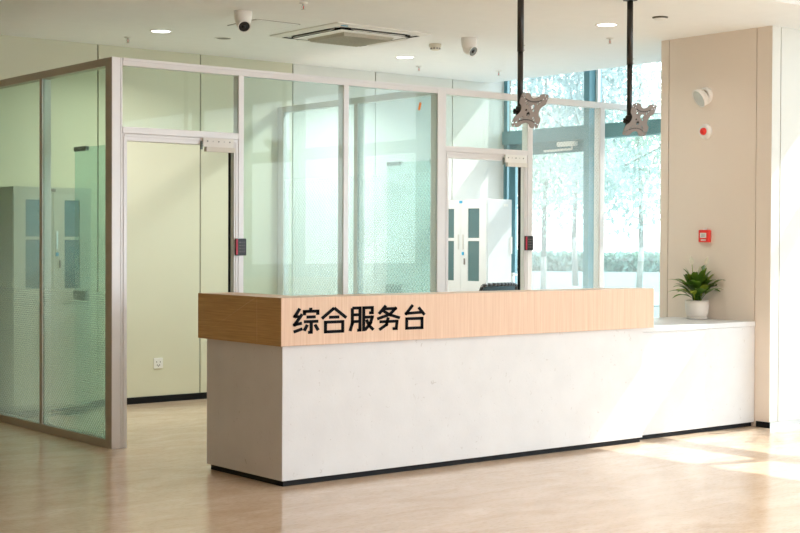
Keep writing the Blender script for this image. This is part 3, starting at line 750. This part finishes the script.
# ------------------------------------------------------------------ cabinets
def cabinet(name, label, T, w, d, h, mat, depth_panels, wz, group=None, label_plate=False):
    """front of the cabinet lies along local +x from 0..w at local y=0, body behind (+y); T maps local to world"""
    t = thing(name, label, 'cabinet', tuple(T @ Vector((w / 2, d / 2, 0))), group)
    def lb(x0, x1, y0, y1, z0, z1):
        m = MB(); c = T @ Vector(((x0 + x1) / 2, (y0 + y1) / 2, (z0 + z1) / 2)); rot = T.to_3x3().to_4x4()
        m.xform_box(Matrix.Translation(c) @ rot, (x1 - x0) / 2, (y1 - y0) / 2, (z1 - z0) / 2); return m
    lb(0, w, .018, d, .06, h).build('carcass', mat, t, bevel=.002)
    lb(.02, w - .02, .04, d - .02, 0, .0595).build('plinth', 'black', t)
    lb(w / 2 - .022, w / 2 + .022, -.004, .0175, h - .035, h - .012).build('nameplate', 'blue' if mat == 'wcab' else 'taupe', t)
    for k in (0, 1):
        a, b = (.004, w / 2 - .0015) if k == 0 else (w / 2 + .0015, w - .004)
        cx = (a + b) / 2; ww = depth_panels / 2
        m = MB()
        for q in ((a, cx - ww, .93, h - .045), (cx + ww, b, .93, h - .045), (cx - ww, cx + ww, .93, wz[0]), (cx - ww, cx + ww, wz[1], wz[2]), (cx - ww, cx + ww, wz[3], h - .045)):
            bb = lb(q[0], q[1], 0, .017, q[2], q[3]); m.add(bb.v, bb.f)
        dr = m.build('door', mat, t)
        lb(cx - ww, cx + ww, .008, .013, wz[0], wz[1]).build('window_pane', 'cabglass', dr)
        lb(cx - ww, cx + ww, .008, .013, wz[2], wz[3]).build('window_pane', 'cabglass', dr)
        hx = w / 2 + (-.035 if k == 0 else .035)
        lb(hx - .010, hx + .010, -.006, .001, 1.37, 1.52).build('handle', 'steel', dr, bevel=.003)
        if k == 1:
            m = lb(hx - .012, hx + .012, -.008, .0, 1.315, 1.345); m.build('lock', 'blue', dr)
            m = lb(hx + .02, hx + .032, -.012, -.0005, 1.22, 1.28); m.build('key', 'taupe', dr)
        m = lb(a, b, 0, .017, .085, .92); ld = m.build('lower_door', mat, t)
        lb(hx - .010, hx + .010, -.006, .001, .60, .75).build('handle', 'steel', ld, bevel=.003)
    lb(.0, w, .0, .0178, h - .0445, h).build('top_rail', mat, t)
    if label_plate:
        c = T @ Vector((-.0025, .29, h - .09))
        m = MB(); m.xform_box(Matrix.Translation(c) @ T.to_3x3().to_4x4(), .002, .028, .012); m.build('side_label', 'white', t)
    return t
Tg = Matrix.Translation((4.756, 10.875, 0))
cabinet('filing_cabinet', 'grey steel two-door cabinet with dark glass windows behind the left glass wall', Tg, .685, .39, 1.878, 'gray', .135, (1.05, 1.45, 1.475, 1.775))
# white cabinet facing -X : local x runs along -Y, local y along +X
Tw = Matrix.Translation((9.45, 11.165, 0)) @ Matrix.Rotation(R_(-90), 4, 'Z')
cw = cabinet('filing_cabinet', 'white steel two-door cabinet with glass windows, seen through the right doorway', Tw, .765, .337, 1.869, 'wcab', .17, (1.057, 1.455, 1.486, 1.779))
mb = bx(9.68, 9.735, 10.3975, 10.3998, 1.80, 1.825); mb.build('side_label', 'white', cw)
mb = bx(9.772, 9.79, 10.392, 10.3995, 1.33, 1.50); mb.build('side_bracket', 'white', cw)

# ------------------------------------------------------------------ office chair
CX, CY = 9.02, 10.02
ch = thing('office_chair', 'dark slate mesh office chair in the right room, only its back top showing', 'chair', (CX, CY, 0))
Tc = Matrix.Translation((CX, CY, 0)) @ Matrix.Rotation(R_(5), 4, 'Z')
w_ = lambda x, y, z: Tc @ Vector((x, y, z))
vs = []; fs = []; nx, nz = 10, 10
for j in range(nz + 1):
    for i in range(nx + 1):
        u, v = i / nx * 2 - 1, j / nz
        hw = .245 - .03 * (1 - v) ** 2 - .015 * max(0, v - .9) / .1
        vs.append(w_(u * hw, -.20 - .06 * v + .05 * (1 - u * u) * -1 + .04 * math.sin(v * 3),   .50 + .555 * v - .012 * u ** 6 * v))
for j in range(nz):
    for i in range(nx): a = j * (nx + 1) + i; fs.append((a, a + 1, a + nx + 2, a + nx + 1))
mb = MB().add(vs, fs, True); bk = mb.build('backrest', 'mesh', ch)
sm = bk.modifiers.new('s', 'SOLIDIFY'); sm.thickness = .022
rim = [vs[j * (nx + 1)] for j in range(nz + 1)] + [vs[nz * (nx + 1) + i] for i in range(1, nx + 1)] + [vs[j * (nx + 1) + nx] for j in range(nz - 1, -1, -1)]
MB().path(rim, .016, 8).build('back_frame', 'dark', bk)
prof = []
mb = MB()
poly = [(math.copysign(abs(math.cos(t)) ** .55, math.cos(t)) * .25, math.copysign(abs(math.sin(t)) ** .55, math.sin(t)) * .24) for t in [2 * math.pi * k / 32 for k in range(32)]]
mb.prism(poly, lambda x, y, z: w_(x, y + .03, z), .44, .51); mb.build('seat', 'mesh', ch, bevel=.02)
MB().path([w_(0, -.02, .42), w_(0, -.24, .44), w_(0, -.275, .62)], .02, 10).build('back_support', 'dark', ch)
MB().tube(w_(0, 0, .12), w_(0, 0, .44), .028, .022).build('gas_lift', 'steel', ch)
for k in range(5):
    a = 2 * math.pi * k / 5 + .3
    lg = MB().path([w_(0, 0, .13), w_(.28 * math.cos(a), .28 * math.sin(a), .085)], [.028, .018], 10).build('base_arm', 'dark', ch)
    p = w_(.28 * math.cos(a), .28 * math.sin(a), .03); q = Vector((-math.sin(a), math.cos(a), 0)) * .022
    MB().tube(p - q, p + q, .03, n=18).build('caster', 'dark', lg)
for s in (-1, 1):
    ar = MB().path([w_(s * .22, .0, .46), w_(s * .29, .0, .50), w_(s * .29, .0, .68)], .015, 8).build('armrest', 'dark', ch)
    m = MB(); m.xform_box(Tc @ Matrix.Translation((s * .29, .02, .69)), .035, .12, .014); m.build('arm_pad', 'dark', ar, bevel=.01)

# ------------------------------------------------------------------ outside
struct('ground', bx(XR + .12, 120, -60, 120, -.2, -.06), 'grass')
struct('trim_2', bx(XR + .12, XR + 3.6, -30, 60, -.06, -.02), 'road')
def groundstrip(name, R0, R1, mat, z):
    d = Vector((.717, .697, 0)); n = Vector((.697, -.717, 0)); vs = [d * r + n * s for r, s in ((R0, -60), (R0, 60), (R1, 60), (R1, -60))]
    return struct(name, MB().prism([(v.x, v.y) for v in vs], fz, -.06, z), mat)
groundstrip('trim_3', 34, 43, 'road', -.03)

def crown_mesh(name, blobs, nleaf, size, mat, seed):
    rnd = random.Random(seed); vs = []; fs = []
    for _ in range(nleaf):
        bx_, by_, bz_, br_ = rnd.choices(blobs, weights=[b[3] ** 2 for b in blobs])[0]
        d = Vector((rnd.gauss(0, 1), rnd.gauss(0, 1), rnd.gauss(0, 1))).normalized() * br_ * (rnd.random() ** .35)
        c = Vector((bx_, by_, bz_)) + d
        q = Euler((rnd.uniform(0, 6.28), rnd.uniform(0, 6.28), rnd.uniform(0, 6.28))).to_matrix()
        s = size * rnd.uniform(.6, 1.3); o = len(vs)
        for a, b in ((-1, 0), (0, -.45), (1, 0), (0, .45)): vs.append(tuple(c + q @ Vector((a * s, b * s, 0))))
        fs.append((o, o + 1, o + 2, o + 3))
    me = bpy.data.meshes.new(name); me.from_pydata(vs, [], fs); me.materials.append(M[mat]); return me
def tree_protos(i, hgt, spread, mat):
    rnd = random.Random(50 + i); blobs = []
    for k in range(16):
        a = rnd.uniform(0, 6.28); z = rnd.uniform(.30, 1.0); rr = spread * math.sin(math.pi * min(.95, max(.15, (z - .2) / .85))) * rnd.uniform(.2, .95)
        blobs.append((rr * math.cos(a), rr * math.sin(a), hgt * z * .95, spread * rnd.uniform(.28, .48)))
    return crown_mesh('tree_crown', blobs, 9000, .075, mat, i), blobs
PROT = [tree_protos(0, 8.5, 2.6, 'tleaf'), tree_protos(1, 7.2, 2.3, 'tleaf2'), tree_protos(2, 9.5, 2.9, 'tleaf')]
def tree(x, y, k, sc, label, rz=0):
    t = thing('tree', label, 'tree', (x, y, -.06), 'trees outside the windows')
    t.rotation_euler.z = rz; t.scale = (sc, sc, sc)
    me, blobs = PROT[k]
    o = bpy.data.objects.new('crown', me); COL.objects.link(o); o.parent = t
    mb = MB(); rnd = random.Random(k + 7)
    top = max(b[2] for b in blobs)
    pts = [Vector((0, 0, 0)), Vector((.06, .02, 1.2)), Vector((-.02, .05, top * .5)), Vector((.05, 0, top * .85))]
    mb.path(pts, [.08, .06, .035, .01], 10)
    for b in blobs[:5]:
        mb.path([pts[1].lerp(pts[2], .4 + .6 * rnd.random()), Vector(b[:3])], [.022, .006], 6)
    mb.build('trunk', 'bark', t, org=(0, 0, 0))
d0 = Vector((.717, .697, 0)); n0 = Vector((.697, -.717, 0))
TR = [(22.5, -2.2, 0, .80, 'pale green tree seen left of the left screen bracket plate through the windows'),
      (26.5, .5, 1, .95, 'bluish green tree seen through the glass left of the right doorway keypad pane'),
      (21.0, 3.1, 2, .68, 'pale green tree seen in the rightmost glass bay beside the beige pillar'),
      (31.0, -.7, 2, 1.0, 'tall pale tree standing behind in the middle of the window view'),
      (37.0, 1.6, 0, 1.15, 'tall pale tree far behind the right screen bracket plate'),
      (37.5, -4.2, 1, 1.2, 'tall bluish tree far back at the left edge of the window view'),
      (43.0, 5.6, 1, 1.3, 'tall bluish tree far back at the right edge of the window view'),
      (50.0, .0, 0, 1.4, 'farthest pale tree in the window view')]
for i, (r, s, k, sc, lab) in enumerate(TR):
    p = d0 * r + n0 * s; tree(p.x, p.y, k, sc, lab, i * 1.3)
tree(14.0, 5.3, 1, .66, 'young tree right outside the window wall, shading the floor by the counter', .4)
# clipped hedge
hm = MB(); rnd = random.Random(5); vs = []; fs = []
for _ in range(9000):
    c = d0 * (75 + rnd.uniform(-.6, .6)) + n0 * rnd.uniform(-12, 14) + Vector((0, 0, rnd.uniform(-.05, .9)))
    q = Euler((rnd.uniform(0, 6.28), rnd.uniform(0, 6.28), 0)).to_matrix(); o_ = len(vs)
    for a, b in ((-1, 0), (0, -.6), (1, 0), (0, .6)): vs.append(c + q @ Vector((a * .2, b * .2, 0)))
    fs.append((o_, o_ + 1, o_ + 2, o_ + 3))
hm.add(vs, fs); o = hm.build('hedge', 'hedge', org=d0 * 75, normals=False)
tag(o, 'low clipped hedge crossing the lawn outside the windows', 'hedge')

# ------------------------------------------------------------------ light
w = bpy.data.worlds.new('sky'); S.world = w; w.use_nodes = True
nt = w.node_tree; nt.nodes.clear()
out = nt.nodes.new('ShaderNodeOutputWorld'); bg = nt.nodes.new('ShaderNodeBackground')
tc = nt.nodes.new('ShaderNodeTexCoord'); sp = nt.nodes.new('ShaderNodeSeparateXYZ'); nt.links.new(tc.outputs['Generated'], sp.inputs[0])
cr = nt.nodes.new('ShaderNodeValToRGB'); cr.color_ramp.elements[0].position = .0; cr.color_ramp.elements[0].color = (.92, .96, 1, 1)
cr.color_ramp.elements[1].position = .8; cr.color_ramp.elements[1].color = (.80, .90, 1, 1)
nt.links.new(sp.outputs['Z'], cr.inputs[0]); nt.links.new(cr.outputs[0], bg.inputs[0]); bg.inputs[1].default_value = 3.2
nt.links.new(bg.outputs[0], out.inputs[0])
sl = bpy.data.lights.new('sun', 'SUN'); sl.energy = 5.2; sl.angle = R_(.5); sl.color = (1, .96, .90)
so = bpy.data.objects.new('sun', sl); COL.objects.link(so); so.location = (20, 0, 20)
so.rotation_euler = Vector((-1, .23, -1.005)).to_track_quat('-Z', 'Y').to_euler()

# ------------------------------------------------------------------ camera
f, ptc, yw, rl = 1426.28, -0.0175, 0.6771, 0.0043
fw = Vector((math.sin(yw) * math.cos(ptc), math.cos(yw) * math.cos(ptc), math.sin(ptc)))
r = Vector((math.cos(yw), -math.sin(yw), 0)); u = r.cross(fw)
r, u = r * math.cos(rl) + u * math.sin(rl), u * math.cos(rl) - r * math.sin(rl)
cd = bpy.data.cameras.new('camera'); cd.sensor_width = 36; cd.lens = f / 800 * 36; cd.clip_start = .1; cd.clip_end = 300
co = bpy.data.objects.new('camera', cd); COL.objects.link(co)
m = Matrix.Identity(4)
for i, v in enumerate((r, u, -fw)):
    for k in range(3): m[k][i] = v[k]
m.translation = (0, 0, 1.447); co.matrix_world = m
S.camera = co

S.view_settings.view_transform = 'Standard'
S.view_settings.look = 'None'
S.view_settings.exposure = 0.74
S.view_settings.gamma = 1.0
S.cycles.use_denoising = True
S.cycles.max_bounces = 12
S.cycles.diffuse_bounces = 6
S.cycles.glossy_bounces = 4
S.cycles.transparent_max_bounces = 40
S.cycles.caustics_reflective = False
S.cycles.sample_clamp_indirect = 8
